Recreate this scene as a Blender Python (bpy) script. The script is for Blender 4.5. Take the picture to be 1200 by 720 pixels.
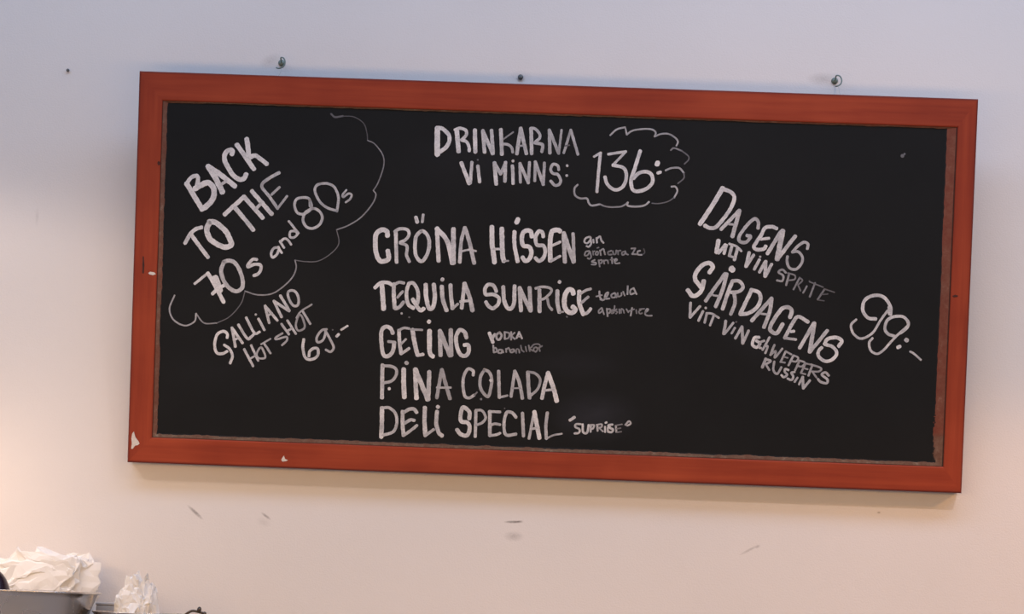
import bpy, bmesh, math, random
from mathutils import Vector, Matrix, noise

S = bpy.context.scene
for o in list(bpy.data.objects):
    bpy.data.objects.remove(o, do_unlink=True)
COL = S.collection
PI = math.pi

# ------------------------------------------------------------------ camera
cam_d = bpy.data.cameras.new('camera')
cam_d.lens = 63.000
cam_d.sensor_width = 36
cam_d.shift_y = 0.11483
cam_d.clip_start = 0.02
cam = bpy.data.objects.new('camera', cam_d)
COL.objects.link(cam)
cam.matrix_world = Matrix([[0.999176, -0.036792, 0.017141, -0.003561], [0.013523, -0.096427, -0.995248, -3.245617], [0.03827, 0.99466, -0.09585, 1.59445], [0.0, 0.0, 0.0, 1.0]])
S.camera = cam

# ------------------------------------------------------------------ look, world
S.view_settings.view_transform = 'Standard'
S.view_settings.look = 'None'
S.view_settings.gamma = 1
S.view_settings.use_curve_mapping = False
S.view_settings.exposure = 0.0

world = bpy.data.worlds.new('room_daylight')
S.world = world
world.use_nodes = True
bg = world.node_tree.nodes['Background']
bg.inputs[0].default_value = (1.0, 0.90, 0.86, 1)
bg.inputs[1].default_value = 0.225


# ------------------------------------------------------------------ lamps
def aim(o, target):
    d = Vector(target) - o.location
    o.rotation_euler = d.to_track_quat('-Z', 'Y').to_euler()


def area(name, loc, target, size, size_y, power, col, shape='RECTANGLE', spread=180):
    l = bpy.data.lights.new(name, 'AREA')
    l.shape = shape
    l.size = size
    if shape in ('RECTANGLE', 'ELLIPSE'):
        l.size_y = size_y
    l.energy = power
    l.color = col
    l.spread = math.radians(spread)
    o = bpy.data.objects.new(name, l)
    COL.objects.link(o)
    o.location = loc
    aim(o, target)
    return o


def spot(name, loc, target, power, col, angle, blend, radius):
    l = bpy.data.lights.new(name, 'SPOT')
    l.energy = power
    l.color = col
    l.spot_size = math.radians(angle)
    l.spot_blend = blend
    l.shadow_soft_size = radius
    o = bpy.data.objects.new(name, l)
    COL.objects.link(o)
    o.location = loc
    aim(o, target)
    return o


# cool daylight falling steeply from a high rooflight in front of the wall
area('rooflight_daylight', (0.02, -1.10, 3.86), (0.0, -0.70, 2.0), 5.4, 0.7, 60, (0.48, 0.67, 1.0))
# tall window to the left, behind the camera
area('window_daylight', (-3.6, -3.4, 1.9), (-0.6, 0, 1.7), 0.7, 1.7, 4.6, (0.66, 0.78, 1.0))
# ceiling downlight, right of the board: throws the crisp shadow under the frame
spot('ceiling_downlight', (1.30, -2.10, 3.80), (0.45, 0, 1.60), 62, (1.0, 0.80, 0.73), 56, 1.0, 0.035)
# two warm shaded lamps hanging over the counter: light only goes downwards
spot('counter_lamp_and_fill', (-1.45, -0.75, 2.55), (-1.45, -0.75, 0), 11.6, (1.0, 0.77, 0.60), 153, 0.16, 0.07)
spot('counter_lamp_and_fill', (1.55, -0.60, 2.30), (1.55, -0.60, 0), 15.5, (1.0, 0.49, 0.20), 150, 0.25, 0.05)
area('counter_lamp_and_fill', (-0.20, -1.60, 1.85), (-0.20, 0, 1.10), 3.0, 0.25, 12.6, (1.0, 0.56, 0.19))  # unseen warm strip, added to brighten the lower wall
area('serving_lamp_glow', (-1.12, -0.26, 1.80), (-0.94, -0.07, 1.58), 0.12, 0.12, 0.54, (1.0, 0.70, 0.50), 'DISK')


# ------------------------------------------------------------------ helpers
def lk(o):
    COL.objects.link(o)
    return o


def tag(o, label=None, cat=None, group=None, kind=None):
    for k, v in (('label', label), ('category', cat), ('group', group), ('kind', kind)):
        if v:
            o[k] = v
    return o


def empty(name, loc, mat=None):
    o = bpy.data.objects.new(name, None)
    o.empty_display_size = 0.05
    lk(o)
    if mat is not None:
        o.matrix_world = mat
    else:
        o.location = loc
    return o


def obj(name, bm, material, parent=None, smooth=False):
    me = bpy.data.meshes.new(name)
    bm.normal_update()
    bm.to_mesh(me)
    bm.free()
    for m in (material if isinstance(material, (list, tuple)) else [material]):
        me.materials.append(m)
    if smooth:
        for p in me.polygons:
            p.use_smooth = True
    o = bpy.data.objects.new(name, me)
    lk(o)
    if parent:
        o.parent = parent
    return o


def box(bm, x0, x1, y0, y1, z0, z1, bevel=0.0, seg=2):
    vs = [bm.verts.new((x, y, z)) for x in (x0, x1) for y in (y0, y1) for z in (z0, z1)]
    q = [(0, 1, 3, 2), (4, 6, 7, 5), (0, 4, 5, 1), (2, 3, 7, 6), (0, 2, 6, 4), (1, 5, 7, 3)]
    fs = [bm.faces.new([vs[i] for i in f]) for f in q]
    bmesh.ops.recalc_face_normals(bm, faces=fs)
    if bevel:
        es = list({e for f in fs for e in f.edges})
        bmesh.ops.bevel(bm, geom=es, offset=bevel, segments=seg, profile=0.5, affect='EDGES')
    return bm


def lathe(bm, prof, n=72, closed=False):
    rings = []
    for r, z in prof:
        if r < 1e-6:
            rings.append([bm.verts.new((0, 0, z))])
        else:
            rings.append([bm.verts.new((r * math.cos(2 * PI * i / n), r * math.sin(2 * PI * i / n), z)) for i in range(n)])
    for a, b in zip(rings, rings[1:]):
        for i in range(n):
            j = (i + 1) % n
            if len(a) == 1 and len(b) == 1:
                continue
            if len(a) == 1:
                bm.faces.new((a[0], b[j], b[i]))
            elif len(b) == 1:
                bm.faces.new((a[i], a[j], b[0]))
            else:
                bm.faces.new((a[i], a[j], b[j], b[i]))
    bmesh.ops.recalc_face_normals(bm, faces=bm.faces[:])
    return bm


def catmull(p, n=8):
    if len(p) < 3:
        return [Vector(v) for v in p]
    p = [Vector(v) for v in p]
    closed = (p[0] - p[-1]).length < 1e-6
    if closed:
        q = [p[-2]] + p + [p[1]]
    else:
        q = [2 * p[0] - p[1]] + p + [2 * p[-1] - p[-2]]
    out = []
    for i in range(1, len(q) - 2):
        a, b, c, d = q[i - 1:i + 3]
        for k in range(n):
            t = k / n
            out.append(0.5 * ((2 * b) + (c - a) * t + (2 * a - 5 * b + 4 * c - d) * t * t + (3 * b - a - 3 * c + d) * t ** 3))
    out.append(q[-2])
    return out


def tube(bm, pts, r, n=12, cap=True):
    pts = [Vector(p) for p in pts]
    rs = r if isinstance(r, (list, tuple)) else [r] * len(pts)
    prev = None
    rings = []
    for i, p in enumerate(pts):
        t = (pts[min(i + 1, len(pts) - 1)] - pts[max(i - 1, 0)]).normalized()
        if prev is None:
            u = t.orthogonal().normalized()
        else:
            u = (prev - t * prev.dot(t)).normalized()
        prev = u
        v = t.cross(u)
        rings.append([bm.verts.new(p + (u * math.cos(2 * PI * k / n) + v * math.sin(2 * PI * k / n)) * rs[i]) for k in range(n)])
    fs = []
    for a, b in zip(rings, rings[1:]):
        for k in range(n):
            fs.append(bm.faces.new((a[k], a[(k + 1) % n], b[(k + 1) % n], b[k])))
    if cap:
        fs.append(bm.faces.new(rings[0]))
        fs.append(bm.faces.new(rings[-1]))
    bmesh.ops.recalc_face_normals(bm, faces=fs)
    return bm


# ------------------------------------------------------------------ materials
class NT:
    def __init__(self, name, rough=0.6, color=(0.5, 0.5, 0.5), metallic=0.0, spec=0.5):
        self.m = bpy.data.materials.new(name)
        self.m.use_nodes = True
        self.t = self.m.node_tree
        self.b = self.t.nodes['Principled BSDF']
        self.b.inputs['Roughness'].default_value = rough
        self.b.inputs['Base Color'].default_value = (*color, 1)
        self.b.inputs['Metallic'].default_value = metallic
        self.b.inputs['Specular IOR Level'].default_value = spec

    def n(self, typ, **kw):
        nd = self.t.nodes.new(typ)
        for k, v in kw.items():
            if k in nd.inputs.keys():
                nd.inputs[k].default_value = v
            else:
                setattr(nd, k, v)
        return nd

    def l(self, a, b):
        self.t.links.new(a, b)

    def coord(self, scale=(1, 1, 1), loc=(0, 0, 0), rot=(0, 0, 0), vt='POINT'):
        tc = self.n('ShaderNodeTexCoord')
        mp = self.n('ShaderNodeMapping', vector_type=vt)
        mp.inputs['Location'].default_value = loc
        mp.inputs['Rotation'].default_value = rot
        mp.inputs['Scale'].default_value = scale
        self.l(tc.outputs['Object'], mp.inputs['Vector'])
        return mp.outputs['Vector']

    def noise(self, vec, scale, detail=3, rough=0.5):
        nd = self.n('ShaderNodeTexNoise')
        nd.inputs['Scale'].default_value = scale
        nd.inputs['Detail'].default_value = detail
        nd.inputs['Roughness'].default_value = rough
        self.l(vec, nd.inputs['Vector'])
        return nd.outputs['Fac']

    def ramp(self, fac, stops):
        nd = self.n('ShaderNodeValToRGB')
        cr = nd.color_ramp
        while len(cr.elements) < len(stops):
            cr.elements.new(0.5)
        for e, (p, c) in zip(cr.elements, stops):
            e.position = p
            e.color = (*c, 1) if len(c) == 3 else c
        self.l(fac, nd.inputs['Fac'])
        return nd.outputs['Color']

    def math(self, op, a, b=None, clamp=False):
        nd = self.n('ShaderNodeMath', operation=op, use_clamp=clamp)
        for i, v in enumerate((a, b)):
            if v is None:
                continue
            if isinstance(v, (int, float)):
                nd.inputs[i].default_value = v
            else:
                self.l(v, nd.inputs[i])
        return nd.outputs[0]

    def mix(self, fac, a, b):
        nd = self.n('ShaderNodeMix', data_type='RGBA')
        for k, v in ((0, fac), (6, a), (7, b)):
            if isinstance(v, (int, float)):
                nd.inputs[k].default_value = v
            elif isinstance(v, tuple):
                nd.inputs[k].default_value = (*v, 1)
            else:
                self.l(v, nd.inputs[k])
        return nd.outputs[2]

    def bump(self, h, strength, dist):
        nd = self.n('ShaderNodeBump')
        nd.inputs['Strength'].default_value = strength
        nd.inputs['Distance'].default_value = dist
        self.l(h, nd.inputs['Height'])
        self.l(nd.outputs['Normal'], self.b.inputs['Normal'])

    def base(self, c):
        self.l(c, self.b.inputs['Base Color'])


def mat_wall():
    m = NT('painted_wall', 0.75, spec=0.25)
    v = m.coord()
    col = m.ramp(m.noise(v, 2.3, 4), [(0.3, (0.79, 0.762, 0.757)), (0.7, (0.83, 0.800, 0.795))])
    # scuffs and dirt left on the paint: centre x, z, half length, half width, angle, darkness
    marks = [(-0.628, 1.7255, 0.021, 0.0035, -40, 0.75), (-0.499, 1.7235, 0.012, 0.003, -35, 0.6),
             (-0.503, 1.712, 0.016, 0.009, -20, 0.12),
             (-0.0496, 1.7300, 0.019, 0.0028, 2, 0.95), (-0.0416, 1.7310, 0.010, 0.002, 10, 0.7),
             (-0.0486, 1.7040, 0.020, 0.010, 0, 0.30), (0.377, 1.6953, 0.022, 0.003, 30, 0.35),
             (0.392, 1.702, 0.006, 0.003, 30, 0.35), (0.609, 1.7718, 0.004, 0.0025, 0, 0.6),
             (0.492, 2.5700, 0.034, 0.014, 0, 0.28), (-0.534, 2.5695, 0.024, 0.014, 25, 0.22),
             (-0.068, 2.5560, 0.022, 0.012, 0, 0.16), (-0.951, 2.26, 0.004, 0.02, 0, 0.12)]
    jit = m.noise(v, 260, 3)
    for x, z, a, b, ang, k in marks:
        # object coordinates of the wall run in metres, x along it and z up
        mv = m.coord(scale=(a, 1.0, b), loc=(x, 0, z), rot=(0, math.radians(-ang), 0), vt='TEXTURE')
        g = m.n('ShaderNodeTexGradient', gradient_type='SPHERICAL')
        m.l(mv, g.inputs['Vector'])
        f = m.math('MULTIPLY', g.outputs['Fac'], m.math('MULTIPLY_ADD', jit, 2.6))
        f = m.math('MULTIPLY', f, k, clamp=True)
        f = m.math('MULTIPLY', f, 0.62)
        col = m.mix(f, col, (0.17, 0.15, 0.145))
    m.base(col)
    h = m.math('ADD', m.noise(v, 330, 2), m.math('MULTIPLY', m.noise(v, 45, 3), 0.8))
    m.bump(h, 0.22, 0.002)
    return m.m


def mat_wood():
    m = NT('red_stained_wood', 0.5, spec=0.2)
    v = m.coord()
    g = m.n('ShaderNodeAttribute', attribute_name='grain')
    mp = m.n('ShaderNodeMapping')
    mp.inputs['Scale'].default_value = (1.2, 26, 26)
    m.l(g.outputs['Vector'], mp.inputs['Vector'])
    grain = m.noise(mp.outputs['Vector'], 3.0, 5, 0.6)
    blot = m.noise(v, 7.0, 3)
    f = m.math('ADD', m.math('MULTIPLY', grain, 0.55), m.math('MULTIPLY', blot, 0.45))
    col = m.ramp(f, [(0.30, (0.240, 0.032, 0.017)), (0.50, (0.330, 0.050, 0.023)), (0.70, (0.425, 0.074, 0.032))])
    # darker colour along the edges, strongest on the outer arris
    e = m.n('ShaderNodeAttribute', attribute_name='edge_dark')
    col = m.mix(m.math('MULTIPLY', e.outputs['Fac'], 0.65), col, (0.075, 0.012, 0.012))
    m.base(col)
    m.bump(grain, 0.12, 0.001)
    return m.m


def mat_lip():
    m = NT('worn_inner_edge', 0.7, spec=0.2)
    v = m.coord()
    e = m.n('ShaderNodeAttribute', attribute_name='edge')    # 0 at the panel, 1 at the rail
    t = m.n('ShaderNodeAttribute', attribute_name='wear')    # how far the wood is rubbed bare
    nz = m.noise(v, 90, 5, 0.7)
    big = m.noise(v, 11, 3, 0.6)
    tan = m.ramp(nz, [(0.3, (0.105, 0.068, 0.048)), (0.6, (0.185, 0.125, 0.092)), (0.8, (0.33, 0.26, 0.215))])
    red = m.ramp(nz, [(0.3, (0.165, 0.045, 0.030)), (0.7, (0.225, 0.062, 0.038))])
    k = m.math('ADD', t.outputs['Fac'], m.math('MULTIPLY', m.math('SUBTRACT', m.math('ADD', nz, big), 1.0), 0.9), clamp=True)
    col = m.mix(k, red, tan)
    # ragged black paint from the panel
    rg = m.n('ShaderNodeAttribute', attribute_name='rag')
    d = m.math('SUBTRACT', e.outputs['Fac'], m.math('MULTIPLY', m.math('SUBTRACT', m.math('ADD', nz, big), 0.85), rg.outputs['Fac']))
    paint = m.math('GREATER_THAN', 0.12, d)
    col = m.mix(paint, col, (0.012, 0.012, 0.014))
    # dark gap line painted along the joint against the rail
    j = m.math('GREATER_THAN', e.outputs['Fac'], 0.89)
    col = m.mix(m.math('MULTIPLY', j, 0.8), col, (0.02, 0.009, 0.008))
    m.base(col)
    return m.m


def mat_panel():
    m = NT('blackboard_paint', 0.7, spec=0.18)
    v = m.coord()
    f = m.noise(v, 5.0, 5, 0.6)
    col = m.ramp(f, [(0.3, (0.0080, 0.0092, 0.0108)), (0.7, (0.0108, 0.0120, 0.0136))])
    smear = m.noise(m.coord(scale=(6, 14, 6), rot=(0, 0, 0.5)), 2.0, 4, 0.6)
    for x, y, a, b, ang, k in ((0.842, 0.115, 0.085, 0.052, 4, 0.9), (0.80, 0.205, 0.09, 0.03, 0, 0.35),
                               (1.133, 0.26, 0.11, 0.05, -25, 0.25), (0.26, 0.50, 0.16, 0.07, 35, 0.22),
                               (0.62, 0.56, 0.18, 0.06, 0, 0.22), (0.16, 0.17, 0.12, 0.06, 0, 0.15)):
        mv = m.coord(scale=(a, b, 1), loc=(x - 0.75, y, 0.026), rot=(0, 0, math.radians(ang)), vt='TEXTURE')
        g = m.n('ShaderNodeTexGradient', gradient_type='SPHERICAL')
        m.l(mv, g.inputs['Vector'])
        q = m.math('MULTIPLY', m.math('MULTIPLY', g.outputs['Fac'], m.math('MULTIPLY', smear, 1.6)), k, clamp=True)
        col = m.mix(q, col, (0.028, 0.030, 0.040))
    m.base(col)
    m.bump(m.noise(v, 220, 3), 0.06, 0.001)
    return m.m


def mat_chalk():
    m = NT('chalk', 0.9, spec=0.1)
    v = m.coord()
    a = m.n('ShaderNodeAttribute', attribute_name='chalk')
    n1 = m.noise(v, 420, 3, 0.6)
    n2 = m.noise(v, 70, 3, 0.6)
    f = m.math('MULTIPLY', a.outputs['Fac'], m.math('ADD', m.math('MULTIPLY', m.math('ADD', n1, n2), 0.42), 0.56), clamp=True)
    col = m.ramp(f, [(0.0, (0.02, 0.02, 0.023)), (0.5, (0.20, 0.20, 0.22)), (0.8, (0.50, 0.50, 0.53)), (1.0, (0.80, 0.79, 0.81))])
    m.base(col)
    return m.m


def mat_steel(name, dark=False):
    m = NT(name, 0.24, (0.76, 0.73, 0.70) if not dark else (0.10, 0.085, 0.08), 1.0 if not dark else 0.7)
    v = m.coord(scale=(1, 1, 30))
    m.bump(m.noise(v, 18, 3), 0.05, 0.001)
    f = m.noise(m.coord(), 22, 3)
    r = m.ramp(f, [(0.3, (0.20, 0.20, 0.20)), (0.7, (0.34, 0.34, 0.34))])
    m.l(r, m.b.inputs['Roughness'])
    return m.m


def mat_plain(name, c1, c2, rough, scale=20, spec=0.4, bump=0.0, metallic=0.0):
    m = NT(name, rough, c1, metallic, spec)
    v = m.coord()
    f = m.noise(v, scale, 4)
    m.base(m.ramp(f, [(0.3, c1), (0.7, c2)]))
    if bump:
        m.bump(f, bump, 0.002)
    return m.m


M_wall = mat_wall()
M_wood = mat_wood()
M_lip = mat_lip()
M_panel = mat_panel()
M_chalk = mat_chalk()
M_steel = mat_steel('brushed_steel')
M_dark = mat_steel('dark_metal', True)
M_white = mat_plain('bare_white_chip', (0.66, 0.60, 0.56), (0.78, 0.74, 0.70), 0.8, 200)
M_scratch = mat_plain('dark_scratch', (0.035, 0.012, 0.01), (0.08, 0.018, 0.014), 0.7, 200)
M_green = mat_plain('verdigris_metal', (0.12, 0.17, 0.16), (0.22, 0.29, 0.27), 0.45, 160, metallic=0.35)
M_cord = mat_plain('cord', (0.42, 0.42, 0.42), (0.55, 0.54, 0.53), 0.9, 300)
M_grey = mat_plain('grey_box_card', (0.48, 0.45, 0.43), (0.56, 0.53, 0.51), 0.7, 60)
M_fruit = mat_plain('dark_purple_skin', (0.010, 0.006, 0.016), (0.030, 0.016, 0.040), 0.25, 35, spec=0.6)
M_floor = mat_plain('floor_tile', (0.42, 0.40, 0.38), (0.50, 0.48, 0.46), 0.5, 6)
M_ceil = mat_plain('ceiling_paint', (0.72, 0.72, 0.72), (0.76, 0.76, 0.76), 0.9, 3)
M_count = mat_plain('counter_laminate', (0.24, 0.22, 0.21), (0.30, 0.28, 0.27), 0.5, 30)

mp_ = NT('crumpled_white_sheet', 0.55, (0.86, 0.84, 0.81), 0, 0.35)
mp_.b.inputs['Subsurface Weight'].default_value = 0.10
mp_.b.inputs['Subsurface Radius'].default_value = (0.01, 0.01, 0.01)
mp_.b.inputs['Subsurface Scale'].default_value = 0.4
mp_.base(mp_.ramp(mp_.noise(mp_.coord(), 30, 4), [(0.3, (0.86, 0.85, 0.84)), (0.7, (0.92, 0.92, 0.91))]))
M_sheet = mp_.m

# ------------------------------------------------------------------ the room
b = bmesh.new()
box(b, -4.0, 4.0, 0.0, 0.15, 0.0, 3.9)
tag(obj('wall_back', b, M_wall), 'off-white painted wall behind the menu board, scuffed below it', 'wall', kind='structure')
b = bmesh.new()
box(b, -4.0, 4.0, -5.5, 0.0, -0.1, 0.0)
tag(obj('floor', b, M_floor), 'grey-brown floor of the room', 'floor', kind='structure')
b = bmesh.new()
box(b, -4.0, 4.0, -5.5, 0.15, 3.9, 4.0)
tag(obj('ceiling', b, M_ceil), 'white ceiling of the room', 'ceiling', kind='structure')

# ------------------------------------------------------------------ the chalkboard
LEAN = 0.120951
BW, BH, TH = 1.5, 0.7036, 0.030
sn, cs = math.sin(LEAN), math.cos(LEAN)
XB, YB, ZB = Vector((1, 0, 0)), Vector((0, -sn, cs)), Vector((0, -cs, -sn))
P0 = Vector((0, -0.002, 1.81 + TH * sn))
BM = Matrix(((XB.x, YB.x, ZB.x, P0.x), (XB.y, YB.y, ZB.y, P0.y), (XB.z, YB.z, ZB.z, P0.z), (0, 0, 0, 1)))
board = empty('chalkboard', None, BM)
tag(board, 'wide black chalkboard drinks menu in an orange-red wooden frame hung on the wall', 'chalkboard')
HX = BW / 2


TOPR, BOTR = BH - 0.0515, 0.0465
SL, SR = 0.0435, 1.4652


def rail(o0, o1, i0, i1, seed):
    """one mitred frame member: o0-o1 outer edge, i0-i1 inner edge (board metres);
    'grain' runs along it, 'rub' marks the dark outer arris"""
    bm = bmesh.new()
    g = bm.verts.layers.float_vector.new('grain')
    r = bm.verts.layers.float.new('edge_dark')
    o0, o1, i0, i1 = (Vector((p[0] - HX, p[1], 0)) for p in (o0, o1, i0, i1))
    ax = (o1 - o0).normalized()
    wv = (i0 - o0) - ax * (i0 - o0).dot(ax)
    w = wv.length
    prof = [(0, 0.0, 1), (0, TH - 0.0028, 1), (0.0008, TH - 0.0009, 1), (0.0022, TH - 0.0001, 0.8), (0.0050, TH, 0.0),
            (w - 0.0025, TH, 0.0), (w - 0.0008, TH - 0.0007, 0.1), (w, TH - 0.0020, 0.3), (w, 0.0, 0.3)]
    rows = []
    for d, z, edge_dark in prof:
        row = []
        for a, c in ((o0, i0), (o1, i1)):
            p = a.lerp(c, d / w)
            v = bm.verts.new((p.x, p.y, z))
            v[g] = Vector(((p - o0).dot(ax) + seed * 3.1, d + seed, z))
            v[r] = edge_dark
            row.append(v)
        rows.append(row)
    for k in range(len(rows)):
        a, c = rows[k], rows[(k + 1) % len(rows)]
        bm.faces.new((a[0], a[1], c[1], c[0]))
    bm.faces.new([q[0] for q in rows])
    bm.faces.new([q[1] for q in rows])
    bmesh.ops.recalc_face_normals(bm, faces=bm.faces[:])
    return bm


OC = [(0, 0), (BW, 0), (BW, BH), (0, BH)]
IC = [(SL, BOTR), (SR, BOTR), (SR, TOPR), (SL, TOPR)]
obj('frame_rail', rail(OC[3], OC[2], IC[3], IC[2], 1), M_wood, board)
obj('frame_rail', rail(OC[0], OC[1], IC[0], IC[1], 2), M_wood, board)
stile_l = obj('frame_stile', rail(OC[0], OC[3], IC[0], IC[3], 3), M_wood, board)
stile_r = obj('frame_stile', rail(OC[1], OC[2], IC[1], IC[2], 4), M_wood, board)

PX0, PX1, PY0, PY1 = 0.0535, 1.4450, 0.0550, 0.6490     # visible panel edges
PZ = 0.0262
b = bmesh.new()
box(b, PX0 - 0.004 - HX, PX1 + 0.004 - HX, PY0 - 0.004, PY1 + 0.004, 0.008, PZ)
panel = obj('writing_panel', b, M_panel, board)


def lip(side, wear, rag):
    """narrow inner strip between panel and rail: ragged, slightly sloped"""
    bm = bmesh.new()
    le = bm.verts.layers.float.new('edge')
    lw = bm.verts.layers.float.new('wear')
    lg = bm.verts.layers.float.new('rag')
    rnd = random.Random(side)
    if side in ('top', 'bottom'):
        n = 160
        xs = [SL + (SR - SL) * i / n for i in range(n + 1)]
        inn, out = (PY1, TOPR) if side == 'top' else (PY0, BOTR)
        cols = [[(x, inn), (x, inn + (out - inn) * .5), (x, out)] for x in xs]
    else:
        n = 80
        ys = [BOTR + (TOPR - BOTR) * i / n for i in range(n + 1)]
        inn, out = (PX0, SL) if side == 'left' else (PX1, SR)
        cols = [[(inn, y), (inn + (out - inn) * .5, y), (out, y)] for y in ys]
    zs = [PZ + 0.0002, PZ + 0.0014, PZ + 0.0022]
    rows = []
    for i, c in enumerate(cols):
        t = i / n
        w = wear(t)
        row = []
        for k, (x, y) in enumerate(c):
            j = rnd.uniform(-0.0007, 0.0007) if k == 0 else 0
            if side in ('top', 'bottom'):
                y += j
            else:
                x += j
            v = bm.verts.new((x - HX, y, zs[k]))
            v[le] = k / 2
            v[lw] = w
            v[lg] = rag(t)
            row.append(v)
        lo = [bm.verts.new((v.co.x, v.co.y, PZ - 0.012)) for v in (row[0], row[-1])]
        for q, vv in zip((0.0, 1.0), lo):
            vv[le] = q
            vv[lw] = w
            vv[lg] = rag(t)
        rows.append([lo[0]] + row + [lo[1]])
    for a, c in zip(rows, rows[1:]):
        for k in range(4):
            bm.faces.new((a[k], a[k + 1], c[k + 1], c[k]))
        bm.faces.new((a[4], a[0], c[0], c[4]))
    bm.faces.new(rows[0])
    bm.faces.new(rows[-1])
    bmesh.ops.recalc_face_normals(bm, faces=bm.faces[:])
    return bm


obj('inner_edging', lip('top', lambda t: 0.75 if t < 0.62 else 0.45, lambda t: 0.8 if t < 0.3 else 0.3), M_lip, board)
obj('inner_edging', lip('bottom', lambda t: 0.85, lambda t: 0.7), M_lip, board)
obj('inner_edging', lip('left', lambda t: 0.55, lambda t: 0.5), M_lip, board)
obj('inner_edging', lip('right', lambda t: 0.8 if t < 0.10 else 0.20, lambda t: 1.1 if t < 0.16 else 0.12), M_lip, board)


def flake(name, pts, z, material, parent, label, zoff=0.0005):
    bm = bmesh.new()
    top = [bm.verts.new((x - HX, y, z + zoff)) for x, y in pts]
    bot = [bm.verts.new((x - HX, y, z - 0.001)) for x, y in pts]
    bm.faces.new(top)
    for i in range(len(pts)):
        j = (i + 1) % len(pts)
        bm.faces.new((top[i], bot[i], bot[j], top[j]))
    bmesh.ops.recalc_face_normals(bm, faces=bm.faces[:])
    return tag(obj(name, bm, material, parent), label)


rails = [o for o in board.children if o.name.startswith('frame_rail')]
# white chips knocked out of the red stain, and two dark knots
flake('paint_chip', [(0.0075, 0.052), (0.0105, 0.056), (0.0135, 0.046), (0.0195, 0.0385), (0.0215, 0.0345), (0.0185, 0.0315), (0.0135, 0.0305), (0.0095, 0.0245), (0.0065, 0.0245), (0.0075, 0.034), (0.0065, 0.043)], TH, M_white, rails[1], 'white chip in the stain at the lower left corner')
flake('paint_chip', [(0.280, 0.0185), (0.283, 0.0225), (0.285, 0.0165), (0.2905, 0.0145), (0.287, 0.0125), (0.2805, 0.0115), (0.2785, 0.0145)], TH, M_white, rails[1], 'small white chip in the bottom rail')
flake('paint_chip', [(0.0275, 0.3420), (0.031, 0.3445), (0.0385, 0.3435), (0.0415, 0.3405), (0.036, 0.3385), (0.030, 0.3395)], TH, M_white, stile_l, 'small white chip in the left side of the frame')
flake('dark_scratch', [(0.0165, 0.372), (0.0185, 0.371), (0.0200, 0.356), (0.0195, 0.341), (0.0170, 0.341), (0.0165, 0.356)], TH, M_scratch, stile_l, 'dark scratch in the left side of the frame')
flake('dark_scratch', [(0.0375, 0.540), (0.0395, 0.5435), (0.0425, 0.542), (0.043, 0.537), (0.0395, 0.5355)], TH, M_scratch, stile_l, 'dark knot high in the left side of the frame')
flake('dark_scratch', [(1.468, 0.352), (1.473, 0.3545), (1.4785, 0.353), (1.4775, 0.3505), (1.471, 0.3495)], TH, M_scratch, stile_r, 'dark knot in the right side of the frame')

# cords at the back of the frame, up to the two wall hooks
HOOKS = [(-0.5135, 2.5663), (0.5124, 2.5674)]
inv = BM.inverted()
for hx, hz in HOOKS:
    p = [inv @ Vector((hx + 0.004, -0.021, hz - 0.0150)), Vector((hx + 0.002, BH - 0.020, -0.004)), Vector((hx, BH - 0.045, -0.001))]
    b = bmesh.new()
    tube(b, catmull(p, 6), 0.0006, 8)
    obj('hanging_cord', b, M_cord, board, True)

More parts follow.
